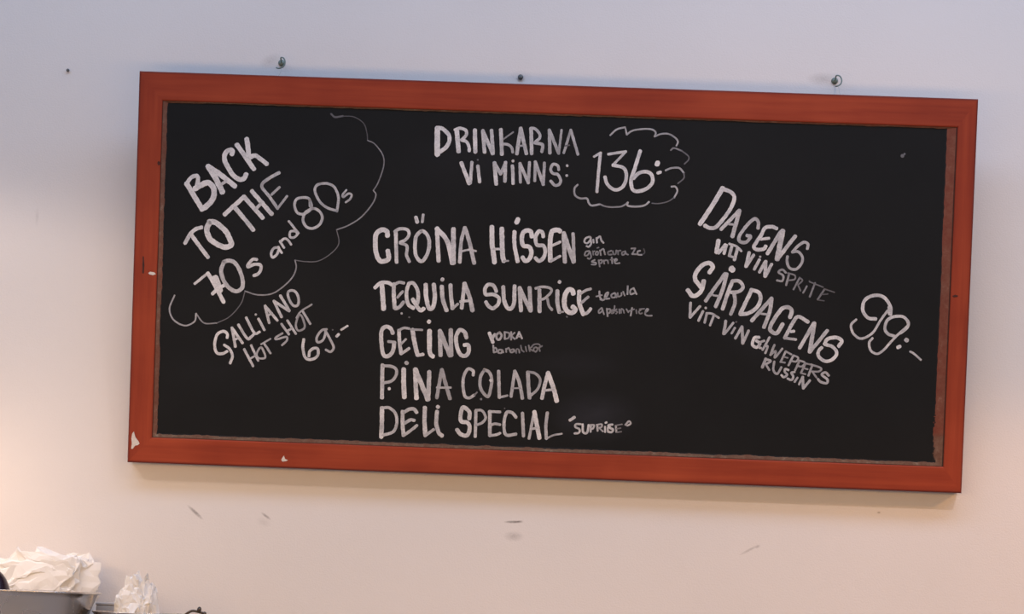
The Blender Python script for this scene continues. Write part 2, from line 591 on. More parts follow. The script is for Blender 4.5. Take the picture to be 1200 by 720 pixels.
# ------------------------------------------------------------------ chalk writing
# every line: stroke width (mm), how heavily the chalk lies, s = curved / l = straight, points in mm
# measured on the board from its lower left corner
WRITING = [
  ('BACK TO THE', """
9.2 1.00 l 90.8,505.1 120.1,460.6
7.1 1.00 s 90.8,505.1 98.6,516.0 108.3,519.9 111.2,513.8 108.9,501.2 106.4,494.9
10.0 1.00 s 106.4,496.7 116.9,503.3 129.3,508.2 138.6,500.5 140.8,486.3 135.8,474.5 127.1,465.3 119.2,460.6
10.0 1.00 s 128.4,537.6 141.6,518.4 155.9,492.2
9.2 1.00 s 128.4,537.6 150.3,524.1 177.9,503.6
5.7 0.90 l 149.2,502.6 161.5,512.0
7.8 1.00 l 160.8,452.2 194.7,484.6
7.8 0.92 l 180.1,464.5 213.7,426.4
7.8 0.95 l 194.6,485.5 230.0,448.3
7.8 0.95 l 208.7,495.8 245.8,456.0
5.7 0.85 l 215.2,462.1 225.5,473.2
5.7 0.80 s 256.8,530.4 236.6,518.1 226.3,505.3 241.2,486.2 256.2,466.2
4.3 0.75 l 256.2,466.2 272.5,489.0
4.6 0.75 l 244.7,490.8 258.5,504.6
8.5 1.00 s 170.6,560.6 171.2,566.8 166.5,568.1 159.0,562.5 157.9,550.3 164.5,536.8 174.2,523.3 185.2,516.1 193.6,517.9 197.9,525.7
8.5 1.00 l 179.3,577.7 211.4,535.3
8.5 0.97 s 196.6,589.0 199.5,571.5 201.6,553.3
7.8 0.95 s 202.3,554.9 211.4,559.7 219.2,556.2 234.1,545.3
6.8 0.90 s 91.4,398.1 100.8,415.3 109.8,424.0 120.4,427.5
7.1 0.95 s 103.2,412.3 118.5,392.9 133.7,374.3
9.7 0.97 s 134.0,436.3 129.8,424.0 134.9,408.8 146.0,400.0 163.1,393.7 174.5,398.0 171.8,408.6 165.3,420.6 154.2,430.9 144.7,437.5 133.9,437.9"""),
  ('70s and 80s', """
4.8 0.90 l 111.1,325.7 134.4,345.8
7.1 1.00 s 134.4,345.8 147.0,325.4 164.5,294.8
12.8 1.00 l 147.4,337.4 156.3,315.3
6.4 1.00 s 143.8,308.9 154.7,319.7 163.5,324.5
7.1 0.85 s 162.1,366.2 158.1,351.1 163.2,333.5 174.1,320.4 186.3,314.9 196.5,321.2 197.6,334.7 191.0,353.8 181.5,366.8 171.0,369.5 162.1,366.9
5.7 0.90 s 221.7,373.5 214.2,373.2 207.0,364.8 206.5,359.5 217.5,364.4 228.0,364.0 229.7,356.6 225.5,348.3 217.4,344.3
4.6 0.90 s 259.6,396.4 252.0,394.8 247.2,385.7 250.0,378.2 257.5,383.5 261.0,393.9
4.3 0.90 s 259.6,397.6 262.3,392.6 266.3,386.9
4.3 0.90 l 262.1,407.7 270.1,396.2
4.3 0.90 s 263.6,406.7 269.6,412.5 275.8,411.0 282.7,402.3
4.3 0.85 s 288.0,426.7 280.4,425.1 280.2,416.2 287.2,415.2 293.3,421.8 288.0,426.7
4.3 0.85 l 277.2,444.1 295.3,423.1
4.8 0.82 s 314.6,472.2 312.9,484.8 302.6,487.5 289.9,484.1 286.5,472.5 292.0,459.9 302.3,457.7 312.4,463.2 317.2,472.3 312.9,484.8
4.8 0.85 s 319.9,468.5 306.1,460.4 302.7,446.3 309.5,435.1 321.1,432.9 332.4,439.7 337.1,452.6 331.6,463.8 319.9,468.5
4.7 0.80 s 363.5,465.5 345.4,470.7 332.3,480.4 323.6,495.4 322.5,505.5 328.6,512.1 343.9,513.9 356.9,508.0 364.6,491.7 364.4,476.4 363.0,464.9
3.7 0.80 s 378.8,503.7 372.2,494.5 374.1,490.8 382.8,497.4 388.5,495.1 385.7,487.4 378.3,481.5"""),
  ('cloud outline round the left heading', """
3.4 0.35 s 346.7,638.9 353.8,633.4 368.1,635.6
1.7 0.25 s 368.1,635.6 388.2,634.6 405.8,623.7 412.2,606.8 413.8,593.7
2.1 0.55 s 413.8,593.7 427.2,587.3 442.3,567.8 444.1,547.9 435.4,519.0 427.3,504.4
2.3 0.62 s 427.3,504.4 432.1,496.0 425.3,478.6 406.0,455.0 383.5,439.9 363.6,431.8
1.7 0.42 s 363.6,431.8 368.5,407.9 356.4,390.2 333.9,375.1 311.0,372.6 290.7,374.7
2.4 0.62 s 290.7,374.7 293.0,359.3 283.3,338.9 255.3,314.9 226.6,309.9 202.2,315.9
1.7 0.40 s 202.2,314.8 195.5,292.7 176.0,269.0 153.3,256.7
2.4 0.60 s 153.3,256.7 130.3,255.9 115.3,272.6
2.8 0.72 s 115.3,272.6 112.9,258.1 95.8,250.0 75.2,259.6 67.1,279.5 75.6,303.9"""),
  ('two small slanted lines under the left cloud', """
5.1 0.95 s 172.8,230.9 172.6,238.4 165.0,242.3 154.5,235.6 150.8,218.4 154.5,203.6 165.2,201.9 173.6,206.4
5.1 0.95 s 167.9,217.9 177.8,210.8 183.5,198.3 179.7,185.3
5.0 0.90 l 180.8,249.3 188.3,215.5
5.0 0.90 l 180.8,249.3 200.9,222.3
4.0 0.85 l 184.7,227.1 194.2,231.7
4.8 0.88 s 192.3,255.0 208.8,231.1 215.5,233.5 221.7,240.1
4.8 0.88 s 206.2,268.3 221.7,241.2 231.2,243.7
4.8 0.88 l 228.3,267.0 239.6,247.2
4.0 0.80 l 222.7,274.7 223.6,274.3
4.8 0.85 l 239.3,290.8 247.8,260.2
4.8 0.85 l 239.3,290.8 262.6,265.0
3.7 0.85 l 244.1,272.9 252.5,277.9
5.0 0.85 l 255.0,299.9 269.8,271.7
5.0 0.85 l 255.0,299.9 283.3,282.8
5.0 0.85 l 266.4,309.8 283.3,283.8
4.6 0.80 s 280.0,316.7 281.5,306.1 289.4,293.6 297.9,293.9 299.7,304.6 295.0,316.2 287.4,320.2 280.0,316.7
4.6 0.85 l 204.3,211.3 221.4,181.4
4.3 0.85 l 216.6,218.9 230.1,191.6
3.7 0.80 l 213.9,193.7 226.2,201.3
3.6 0.75 s 233.8,215.9 227.0,203.1 231.7,196.1 242.5,197.4 240.3,207.2 233.8,215.9
3.1 0.75 l 234.5,221.3 251.2,231.8
4.0 0.80 l 239.8,223.3 252.1,205.8
3.7 0.75 s 272.4,242.4 261.0,234.8 262.0,231.3 278.9,236.3 280.9,230.1 272.2,220.9
4.3 0.82 l 270.0,259.3 284.1,241.0
4.3 0.82 l 280.6,265.9 296.6,242.3
4.0 0.80 l 280.3,246.2 289.1,251.9
3.7 0.65 s 300.9,275.6 296.0,259.3 300.0,248.7 308.9,250.8 312.2,258.1 306.3,274.0 300.9,275.6
3.1 0.75 s 296.5,271.0 304.2,282.9 323.5,296.1
4.3 0.78 l 307.8,283.0 322.0,261.1"""),
  ('69:-', """
5.1 0.88 s 311.3,233.0 310.0,216.9 316.0,199.2 328.6,197.9 337.4,205.3 337.0,216.1 329.8,217.6 322.8,212.0 321.3,203.0
4.3 0.78 s 351.9,252.4 343.0,250.3 334.5,237.4 336.6,228.6 345.4,232.5 349.5,243.3 349.3,250.5
4.3 0.78 s 349.3,250.5 359.7,233.0 365.5,220.7 360.4,212.4 351.4,215.7
2.6 0.40 l 362.3,251.9 363.0,251.9
5.1 0.92 l 370.2,240.5 373.7,244.2
3.7 0.85 l 377.9,252.4 389.3,260.0"""),
  ('DRINKARNA VI MINNS:', """
9.7 1.00 l 538.1,619.6 539.7,572.7
7.1 0.95 s 538.0,620.3 548.3,618.7 558.8,608.9 560.5,597.5 554.6,585.9 544.7,578.0
8.0 0.93 l 573.2,617.0 577.8,579.1
5.7 0.90 s 570.0,617.5 578.8,621.0 589.1,617.5 590.7,610.0 584.6,602.2 582.1,600.2
5.7 0.90 s 582.1,599.6 591.1,597.3 595.9,588.6 596.8,581.0
7.4 0.92 l 605.6,618.7 607.7,579.5
6.5 0.88 l 619.9,618.0 624.3,579.4
6.5 0.85 l 619.9,618.0 639.0,577.4
6.5 0.85 l 635.5,619.1 639.6,577.4
6.8 0.85 l 652.0,620.9 655.6,576.7
2.8 0.60 l 674.4,617.3 657.1,604.0
4.8 0.75 s 656.1,595.7 666.4,594.2 673.0,588.7 674.5,581.1
6.5 0.82 l 687.5,624.7 682.2,578.9
6.5 0.82 l 687.5,624.7 699.4,579.4
3.4 0.70 l 685.5,592.9 693.1,593.8
6.5 0.80 l 706.0,624.7 708.9,579.8
5.1 0.80 s 706.0,625.3 713.6,624.3 721.6,615.7 721.9,608.1 715.7,602.2
5.7 0.80 s 713.3,599.6 726.1,597.5 728.2,591.8 726.6,584.2
6.0 0.75 l 738.9,622.6 741.3,582.1
5.7 0.75 l 738.9,623.3 757.2,582.0
4.3 0.70 l 760.7,624.0 757.2,581.4
4.6 0.70 l 777.2,624.6 766.1,583.0
5.1 0.75 l 777.2,624.6 791.6,581.3
2.6 0.35 l 768.1,595.7 775.7,597.3
7.1 0.93 l 583.3,559.3 598.9,522.7
5.7 0.88 l 602.3,560.9 600.8,523.7
6.0 0.88 l 613.1,554.6 617.5,526.2
2.8 0.50 l 612.3,565.6 613.0,565.6
7.1 0.85 l 642.8,561.3 647.1,523.4
6.0 0.82 l 642.8,561.3 654.6,541.7
5.7 0.80 l 662.5,562.0 654.6,541.7
6.3 0.82 l 662.4,562.9 662.8,528.7
6.0 0.85 l 675.1,557.3 677.6,525.4
5.1 0.90 l 675.3,565.7 676.1,565.7
5.1 0.82 l 688.3,561.9 690.5,527.7
5.7 0.80 l 688.3,561.9 704.8,527.3
5.4 0.80 l 705.4,564.4 704.8,527.3
5.1 0.78 l 715.8,565.7 716.1,531.5
5.7 0.78 l 715.8,565.7 731.6,525.3
5.4 0.78 l 732.1,564.4 731.6,525.3
5.1 0.78 s 758.3,552.9 756.1,560.1 747.5,562.1 744.0,552.4 748.1,545.9 756.7,544.3 762.4,534.0 759.3,526.3 751.7,525.1 744.7,532.5
4.8 0.90 l 772.7,560.6 773.3,560.7
4.6 0.85 l 772.6,542.9 773.4,543.0"""),
  ('136:', """
4.3 0.85 l 820.4,578.2 831.8,585.5
5.4 0.92 s 831.8,585.5 829.6,551.8 828.1,515.7
4.8 0.85 l 845.8,583.7 877.0,589.4
4.6 0.82 l 877.0,589.4 854.7,564.3
6.0 0.90 s 854.7,564.3 873.5,560.3 879.8,546.5 874.7,527.8 861.0,520.3 846.7,529.1 841.5,542.9
6.5 0.93 s 902.6,591.4 894.4,561.0 888.3,537.5 893.7,520.3 912.2,522.1 925.7,534.2 925.2,548.1 915.6,554.7 901.8,551.9 892.8,542.3
8.5 1.00 l 933.7,568.1 934.5,571.6
5.7 1.00 l 935.5,553.1 940.1,554.9"""),
  ('cloud outline round the price', """
3.1 0.72 s 848.0,617.5 859.2,628.3 874.2,632.7
2.8 0.68 l 874.2,632.7 877.5,619.6
3.0 0.70 s 877.5,619.6 887.2,626.9 905.7,630.6 922.0,630.4 929.2,624.9 927.1,617.8
3.0 0.68 s 927.1,617.8 938.6,622.8 952.5,623.3 964.4,616.8 969.3,610.0 966.8,602.9
2.8 0.55 s 957.1,594.5 962.8,598.6 976.9,594.0
2.4 0.42 s 976.9,594.0 988.9,585.1 989.2,578.1 982.5,571.0
3.3 0.70 s 949.2,558.2 959.5,562.7 973.5,563.2 982.0,554.7
2.4 0.45 s 982.0,554.7 982.3,545.4 972.2,535.8
3.1 0.75 s 960.8,529.6 967.8,529.8 971.6,521.8 966.3,510.0
2.0 0.40 s 966.3,510.0 954.9,502.6 938.8,498.6 927.1,498.9
3.4 0.72 s 793.2,527.3 787.6,520.1 789.2,508.5 798.8,503.0 810.4,503.4 814.2,495.4 820.2,491.0 834.1,493.8
2.8 0.60 s 834.1,493.8 848.2,489.6 869.2,490.4 878.4,494.2 884.0,499.0
3.4 0.75 s 884.0,499.0 884.2,493.2 897.1,491.8 913.3,494.2 921.9,501.0"""),
  ('GRÖNA HISSEN', """
8.5 1.00 s 455.5,424.0 454.0,432.2 444.8,434.4 435.1,426.6 434.1,410.0 436.4,391.9 443.5,378.9 453.4,379.2 459.1,384.4 456.9,397.5
6.5 0.90 l 470.2,430.3 473.4,377.4
5.7 0.88 s 468.2,431.9 476.3,437.1 489.6,436.8 494.0,428.6 488.6,418.5 478.8,413.2
5.7 0.88 s 478.8,412.4 490.7,407.0 491.2,390.5 496.6,379.1
6.5 0.90 s 516.2,434.4 507.4,425.8 505.5,409.2 507.8,391.1 516.5,380.6 524.6,386.7 530.6,403.4 530.0,421.6 523.0,432.1 516.2,434.4
6.5 0.95 l 505.4,459.1 508.2,450.6
5.1 0.85 l 518.2,464.2 517.0,450.9
7.4 0.95 l 543.8,439.5 548.8,382.6
8.5 0.97 s 543.8,440.0 563.3,417.8 573.8,379.3
8.5 0.88 l 573.3,440.5 575.5,379.4
6.3 0.85 s 593.9,443.7 588.2,418.7 587.0,381.4
7.1 0.82 s 593.9,443.7 603.1,417.6 612.8,380.7
3.6 0.85 s 590.4,401.4 603.6,404.3 615.3,402.3
8.5 1.00 s 642.2,446.7 644.1,414.9 649.3,383.3
8.5 0.93 s 660.1,444.1 663.0,399.7 665.9,386.3
4.3 0.85 l 646.8,407.1 661.2,407.6
3.4 0.80 l 665.1,386.2 673.9,386.9
7.1 0.97 s 683.1,439.3 683.9,416.3 690.6,386.3
8.5 1.00 l 686.1,456.1 688.6,461.8
7.8 1.00 s 714.4,431.7 712.5,440.4 705.3,442.5 698.3,437.5 696.8,426.3 699.9,415.3 710.3,413.3 714.6,404.7 712.7,393.5 704.9,387.6 699.1,393.8
6.8 0.92 s 735.1,432.4 733.3,439.5 726.8,441.7 721.6,431.9 723.7,417.7 735.7,415.8 739.6,405.6 736.5,394.3 728.8,388.5 722.2,393.8
8.5 0.97 s 765.0,443.0 760.1,445.2 750.7,442.5 748.0,429.7 747.9,410.6 749.4,390.0
4.8 0.90 l 749.5,388.7 766.6,398.6
4.8 0.90 l 751.6,416.8 765.7,424.0
7.4 0.88 l 771.5,439.7 775.3,388.5
7.4 0.85 l 771.4,440.4 790.9,389.1
6.0 0.80 l 788.2,439.8 792.0,389.1"""),
  ('three tiny lines after the first drink', """
3.3 0.80 s 818.7,435.0 811.2,432.2 808.9,425.8 814.1,423.4 819.6,430.0 818.7,435.0
3.3 0.80 s 819.4,433.1 821.1,422.4 816.9,417.2 813.0,418.3
3.3 0.80 l 824.7,430.1 825.5,424.8
3.4 0.75 l 830.3,433.5 831.5,425.0
3.4 0.75 s 830.6,431.6 836.5,436.3 839.3,429.4 843.3,425.1
2.7 0.60 s 818.4,409.6 812.1,408.1 810.5,401.7 815.5,401.9 819.1,408.3
2.7 0.60 s 819.8,408.4 822.0,399.5 819.0,395.6 815.7,396.8
2.6 0.50 l 824.8,409.8 825.8,402.9
2.4 0.50 l 824.9,407.9 828.0,409.9
2.6 0.55 s 831.4,409.0 829.5,404.3 833.3,403.1 834.4,408.2 831.4,409.4
2.4 0.50 l 832.2,415.4 835.0,416.5
2.8 0.62 l 837.5,411.5 839.3,402.7
2.8 0.62 s 838.1,410.5 843.1,414.3 845.2,409.3 846.9,404.2
2.8 0.55 s 857.8,411.6 852.2,408.9 853.0,404.4 858.7,404.7
2.7 0.50 s 860.4,411.1 861.9,405.4 865.7,406.2 866.7,412.6
2.6 0.50 l 869.2,412.0 870.4,405.1
2.6 0.50 s 869.8,410.1 871.8,412.1 874.6,412.2
2.8 0.55 s 882.0,411.2 877.0,409.1 877.8,404.7 882.2,406.7 882.6,411.8
2.7 0.55 s 882.6,411.8 884.7,406.8 888.0,405.4
2.8 0.62 l 893.2,416.7 900.6,417.3
2.8 0.62 l 900.6,417.3 895.2,406.6
2.8 0.62 l 895.2,406.6 902.5,406.8
3.1 0.65 s 909.3,413.4 904.9,411.4 905.7,406.3 912.1,405.9
2.1 0.25 s 915.5,416.8 917.6,410.5 914.0,406.6
2.8 0.62 s 828.6,394.1 823.6,390.7 830.7,389.0 830.2,385.8 823.2,385.6
2.8 0.60 l 835.6,393.7 838.1,382.3
2.8 0.58 s 835.6,393.0 841.3,393.9 840.9,388.8 837.1,388.4
2.7 0.55 l 844.5,394.0 846.0,387.7
2.7 0.55 s 845.2,392.1 847.3,393.8 849.8,394.2
2.7 0.55 l 851.9,394.2 853.0,388.6
2.8 0.60 l 858.9,399.6 860.2,388.8
2.4 0.50 l 856.5,395.4 862.8,396.5
2.8 0.65 s 864.7,392.1 868.6,395.5 866.0,397.0 864.0,393.4 866.3,389.0 873.3,389.9"""),
  ('TEQUILA SUNRICE', """
6.5 0.95 s 436.0,330.2 446.5,339.6 459.8,340.1 466.6,336.2
8.5 0.95 l 448.2,338.1 453.1,292.6
7.1 0.90 s 469.8,338.0 470.6,316.5 473.0,295.0
5.4 0.85 s 470.7,337.2 479.7,341.6 488.0,340.3
4.8 0.75 l 477.3,314.2 486.1,325.3
6.3 0.85 s 473.9,294.2 481.3,297.0 488.4,306.3
6.5 0.92 s 496.4,338.9 493.5,327.2 494.0,312.3 498.6,300.9 506.2,296.2
6.5 0.90 s 496.4,339.8 504.6,340.9 512.5,329.6 514.6,316.4 513.4,304.7
7.1 0.97 s 504.8,311.9 512.7,299.7 519.6,292.5 525.3,296.0
7.7 0.92 s 527.1,339.2 528.7,318.5 534.4,297.2 541.8,299.9 544.4,319.1 541.5,339.7
7.4 0.88 s 556.3,336.9 558.7,314.6 566.1,294.2
6.5 0.90 l 556.3,348.5 557.3,350.0
7.1 0.88 s 571.9,339.9 573.5,320.1 576.8,297.9
4.6 0.80 l 576.8,297.9 586.4,306.5
6.8 0.90 s 596.7,343.3 595.0,320.9 593.3,299.3
7.7 0.82 s 596.7,343.3 606.7,319.6 612.9,295.8
4.8 0.90 l 590.4,310.8 605.3,313.0
4.0 0.75 l 485.5,285.8 486.1,285.9
2.8 0.40 l 499.5,279.4 500.2,279.4
6.5 0.90 s 654.3,331.4 649.4,341.0 640.4,343.4 634.4,336.9 635.4,325.4 648.2,325.8 659.1,320.0 658.6,309.3 650.0,300.9 641.9,304.2 636.2,312.0
7.1 0.90 s 666.5,339.9 669.2,315.0 677.7,301.0 686.3,309.4 686.9,342.4
7.1 0.85 l 695.9,339.5 700.1,298.3
7.1 0.82 l 695.9,339.5 716.5,299.2
7.1 0.78 l 713.8,340.1 717.4,298.9
7.1 0.88 l 731.7,336.8 733.2,298.5
4.8 0.78 s 724.5,339.2 735.1,342.3 749.4,341.0 753.2,334.9 743.0,323.0 732.4,319.0
4.8 0.70 s 746.6,321.3 749.7,308.9 755.4,302.0
7.1 0.85 s 763.9,336.2 764.7,314.8 768.9,298.0
3.4 0.70 l 768.9,298.0 776.0,299.2
6.3 0.90 l 766.9,351.8 767.5,353.1
8.5 1.00 s 792.6,331.9 790.6,338.0 783.4,338.7 777.6,327.8 777.3,311.7 782.2,301.2 791.2,297.9 797.2,303.5 792.6,308.7
7.8 1.00 s 803.1,336.7 803.9,316.2 811.8,296.0
5.7 0.92 s 811.8,296.0 818.8,298.9 824.8,306.3
4.8 0.80 s 805.1,332.3 814.6,338.9 823.4,341.9
4.8 0.75 l 807.5,316.3 819.5,327.5
3.4 0.35 l 782.2,290.8 783.1,290.2"""),
  ('two tiny lines after the second drink', """
3.3 0.70 s 839.1,338.2 840.3,328.3 844.4,322.6
2.6 0.65 l 833.7,328.7 844.1,331.4
3.1 0.70 s 841.4,323.7 846.7,322.7 852.9,329.9 855.0,336.4 850.6,333.9 849.8,325.7 857.7,326.0
3.0 0.65 s 866.6,336.3 860.9,332.6 862.3,327.9 868.1,329.3 867.8,335.7
2.8 0.60 s 867.9,335.1 869.9,328.2 871.9,335.9
2.8 0.60 s 871.9,336.4 873.3,330.1 878.5,332.0 878.9,336.7
2.8 0.60 l 881.7,339.1 884.9,332.0
3.1 0.70 l 889.5,349.3 889.5,334.5
3.0 0.65 s 899.0,345.6 894.4,341.9 895.3,334.9 901.6,336.9
3.1 0.68 l 900.1,346.2 905.8,335.3
2.8 0.60 s 844.4,308.6 839.3,303.8 840.0,299.1 845.2,302.8 845.0,308.1
2.8 0.60 l 845.0,308.1 848.9,297.1
3.1 0.65 l 853.7,307.8 855.4,293.9
2.8 0.60 s 853.8,306.4 859.6,306.8 858.9,300.4 855.2,299.5
2.6 0.55 s 861.6,301.1 864.9,305.3 862.0,304.6 862.8,299.4 866.2,301.2
2.6 0.55 l 867.5,313.0 866.3,300.1
2.6 0.55 s 871.3,307.3 869.0,304.8 872.6,302.1 870.4,299.1
2.6 0.55 l 875.9,307.4 876.8,299.9
2.6 0.52 s 879.7,300.6 879.4,307.6 883.0,306.5 884.9,300.8
2.7 0.55 l 888.7,307.9 892.5,302.2
3.1 0.65 l 898.6,310.6 896.8,296.5
2.6 0.55 l 893.5,304.6 902.7,308.4
2.6 0.52 l 906.3,307.3 907.1,301.0
2.7 0.55 s 914.4,307.6 911.1,304.0 913.5,300.6 917.0,301.9
2.6 0.55 l 912.0,308.7 920.8,309.6
3.0 0.65 s 922.8,303.3 927.8,308.1 924.9,309.2 922.6,300.3 927.6,297.6 934.6,297.9"""),
  ('GETING', """
7.1 0.90 s 471.0,249.9 467.0,258.0 457.8,261.0 450.6,252.5 451.4,230.9 455.4,211.1 463.8,208.1 471.8,216.7 474.6,233.4
4.8 0.85 l 474.6,233.4 463.7,234.7
6.5 0.88 s 482.1,255.3 483.6,235.4 487.2,214.0
4.8 0.75 s 482.1,255.3 490.3,259.7 500.2,259.2
4.0 0.75 l 486.3,230.5 495.1,240.0
5.4 0.85 l 487.2,213.1 501.5,223.6
7.7 0.90 s 506.1,257.0 511.2,233.1 516.9,211.7
5.7 0.90 l 516.9,211.7 526.8,213.7
4.0 0.70 l 503.6,257.7 523.9,257.6
8.5 1.00 l 536.9,256.4 538.2,219.9
8.0 1.00 s 538.2,219.9 540.9,213.4 544.9,210.7
7.1 0.97 l 535.0,272.1 536.0,273.8
7.7 0.82 l 555.5,257.1 558.4,213.2
8.2 0.78 l 555.5,257.1 575.3,213.8
7.7 0.78 l 575.0,259.4 577.5,213.9
7.1 0.90 s 603.7,246.4 600.1,256.2 591.6,260.0 585.4,249.0 586.9,230.8 594.0,216.1 603.2,214.0 608.8,221.7 607.5,233.2 600.1,233.0
3.1 0.45 l 499.2,279.4 499.9,279.5"""),
  ('two tiny lines after the third drink', """
6.3 0.97 l 644.6,256.4 651.6,240.0
4.6 0.90 l 654.5,254.8 650.2,245.7
4.0 0.75 s 661.8,257.6 657.4,252.9 658.8,246.0 663.4,245.6 666.6,252.1 664.1,257.1 661.8,257.6
3.3 0.70 l 672.1,258.6 672.6,246.5
3.0 0.65 s 671.5,259.1 680.2,257.1 679.4,249.1 672.6,246.5
3.4 0.70 l 683.6,259.6 684.1,245.8
3.1 0.68 s 689.9,258.6 685.0,252.7 690.9,247.2
3.4 0.80 l 697.9,260.1 693.7,249.0
3.4 0.80 l 697.9,260.1 703.5,248.8
2.8 0.70 l 694.8,252.1 701.7,251.9
3.3 0.70 l 652.3,234.3 654.0,221.7
3.1 0.65 s 654.0,221.7 659.6,224.2 657.1,229.9 653.1,228.6
3.1 0.65 s 668.7,226.9 663.0,226.7 662.0,221.5 667.7,221.7 669.3,226.9
2.8 0.62 l 669.3,226.9 671.2,222.4
3.0 0.60 l 675.5,229.4 676.3,223.1
3.0 0.60 s 676.1,227.7 680.1,230.7 682.5,226.2
3.0 0.60 s 687.6,228.7 683.1,226.2 684.9,222.9 689.5,224.7 689.3,228.8
2.8 0.58 l 689.3,228.8 694.2,222.6
2.8 0.55 s 694.2,222.0 694.5,228.9 698.5,228.5 699.9,222.8
2.7 0.50 s 701.9,236.1 703.7,228.1 707.9,224.8
2.6 0.50 l 710.4,234.1 712.4,225.6
2.8 0.55 l 716.0,236.6 718.4,226.4
2.8 0.52 s 722.4,234.5 718.2,231.0 723.9,227.1
2.7 0.50 s 720.2,233.3 725.7,238.7 733.7,239.5 737.3,235.7
2.8 0.50 s 727.6,233.6 724.9,228.9 729.1,225.6 732.3,231.5 727.6,233.6
2.7 0.50 l 734.5,233.8 736.5,227.0
2.7 0.50 l 735.1,233.6 740.2,236.6"""),
  ('PINA COLADA', """
7.1 0.88 l 454.4,191.9 455.7,132.9
5.4 0.78 s 456.0,190.5 469.8,190.2 479.2,185.2 479.6,174.5 472.3,164.2 458.6,159.9
5.7 0.97 l 467.9,149.8 468.6,149.8
8.5 0.92 s 493.0,185.7 493.9,159.6 496.0,135.2
7.7 0.82 l 497.4,197.0 498.1,197.8
7.7 0.92 s 513.7,186.4 515.4,160.4 517.9,134.4
8.8 1.00 l 517.8,135.7 518.0,134.7
8.5 0.92 l 514.0,186.4 538.2,132.9
7.7 0.85 l 539.2,182.8 539.0,132.9
6.3 0.70 l 561.3,187.4 554.3,136.5
6.8 0.70 l 561.3,187.4 578.0,135.9
3.8 0.80 l 553.7,154.9 578.8,155.8
5.4 0.85 s 618.3,179.4 618.0,186.9 608.8,190.7 601.7,178.0 600.7,159.7 604.7,141.6 613.1,138.6 621.3,143.8
3.1 0.50 s 621.3,143.8 624.0,146.4 626.1,149.0
5.7 0.72 s 637.9,189.3 631.7,177.4 631.4,160.8 636.9,149.4 646.3,142.3 650.7,156.5 651.7,174.8 646.3,186.3 637.9,190.1
5.7 0.92 l 649.8,171.1 650.3,171.5
6.0 0.78 l 663.7,188.5 666.6,141.3
4.3 0.72 l 667.0,141.4 681.0,145.2
5.7 0.78 s 692.7,189.6 690.2,167.9 687.7,143.8
6.3 0.78 s 692.7,189.6 701.7,170.0 708.1,141.2
2.8 0.65 l 688.8,158.8 703.8,159.3
6.8 0.75 s 716.3,188.8 718.2,164.0 721.0,142.5
4.8 0.68 s 716.3,189.1 729.3,186.8 738.8,176.3 735.3,159.6 724.1,147.6
6.8 0.90 s 752.5,188.5 746.8,163.4 743.4,142.5
8.2 0.95 s 752.5,188.5 762.5,163.9 770.1,138.5
4.3 0.80 l 747.0,156.7 763.5,159.0
4.0 0.55 l 633.6,137.1 634.3,137.2"""),
  ('DELI SPECIAL', """
7.7 0.90 s 456.1,114.8 457.0,90.3 456.9,62.1
5.4 0.82 s 456.1,114.8 469.5,115.3 481.1,105.2 483.8,88.4 478.0,72.7 460.0,65.7
6.8 0.88 s 493.6,109.9 494.4,87.4 496.6,66.4
6.3 0.80 s 496.5,108.6 506.1,114.6 514.6,114.2 519.0,108.7
5.7 0.80 s 498.6,89.0 508.3,95.0 515.3,94.5
5.4 0.80 s 496.6,66.4 504.8,72.3 520.6,85.6
7.4 0.88 s 533.5,118.4 533.7,93.1 536.0,67.8
5.1 0.80 l 536.0,67.8 551.0,79.6
7.1 0.85 s 555.5,112.2 554.9,91.0 559.7,74.3 566.2,68.9
6.8 0.90 l 556.6,119.7 557.5,120.7
7.1 0.90 s 614.0,101.1 613.5,113.6 602.5,121.3 598.5,109.5 599.5,96.1 610.7,93.9 615.5,85.1 611.5,71.5 600.7,72.0 592.4,80.6
5.7 0.82 l 625.5,115.9 625.9,69.3
4.8 0.75 s 625.4,116.8 636.7,116.3 643.4,104.0 637.5,94.8 626.9,90.0
6.5 0.85 l 650.5,115.4 652.1,72.1
4.8 0.80 l 650.5,115.4 669.0,115.3
4.8 0.80 s 652.9,90.9 660.8,93.6 669.8,92.5
4.8 0.80 s 652.7,72.1 663.3,74.0 670.4,77.3
5.7 0.82 s 697.9,106.9 690.5,114.7 681.5,115.2 677.5,103.5 677.2,85.6 682.1,74.1 699.0,76.5
6.0 0.82 l 709.3,114.5 712.6,73.4
5.1 0.82 l 730.6,117.9 722.6,69.3
7.7 0.95 l 730.6,117.9 741.3,70.9
4.3 0.88 l 725.5,86.5 739.7,89.7
5.7 0.82 s 753.9,117.0 752.1,93.7 753.8,70.5
3.4 0.75 s 753.8,70.5 767.0,77.2 781.2,80.1"""),
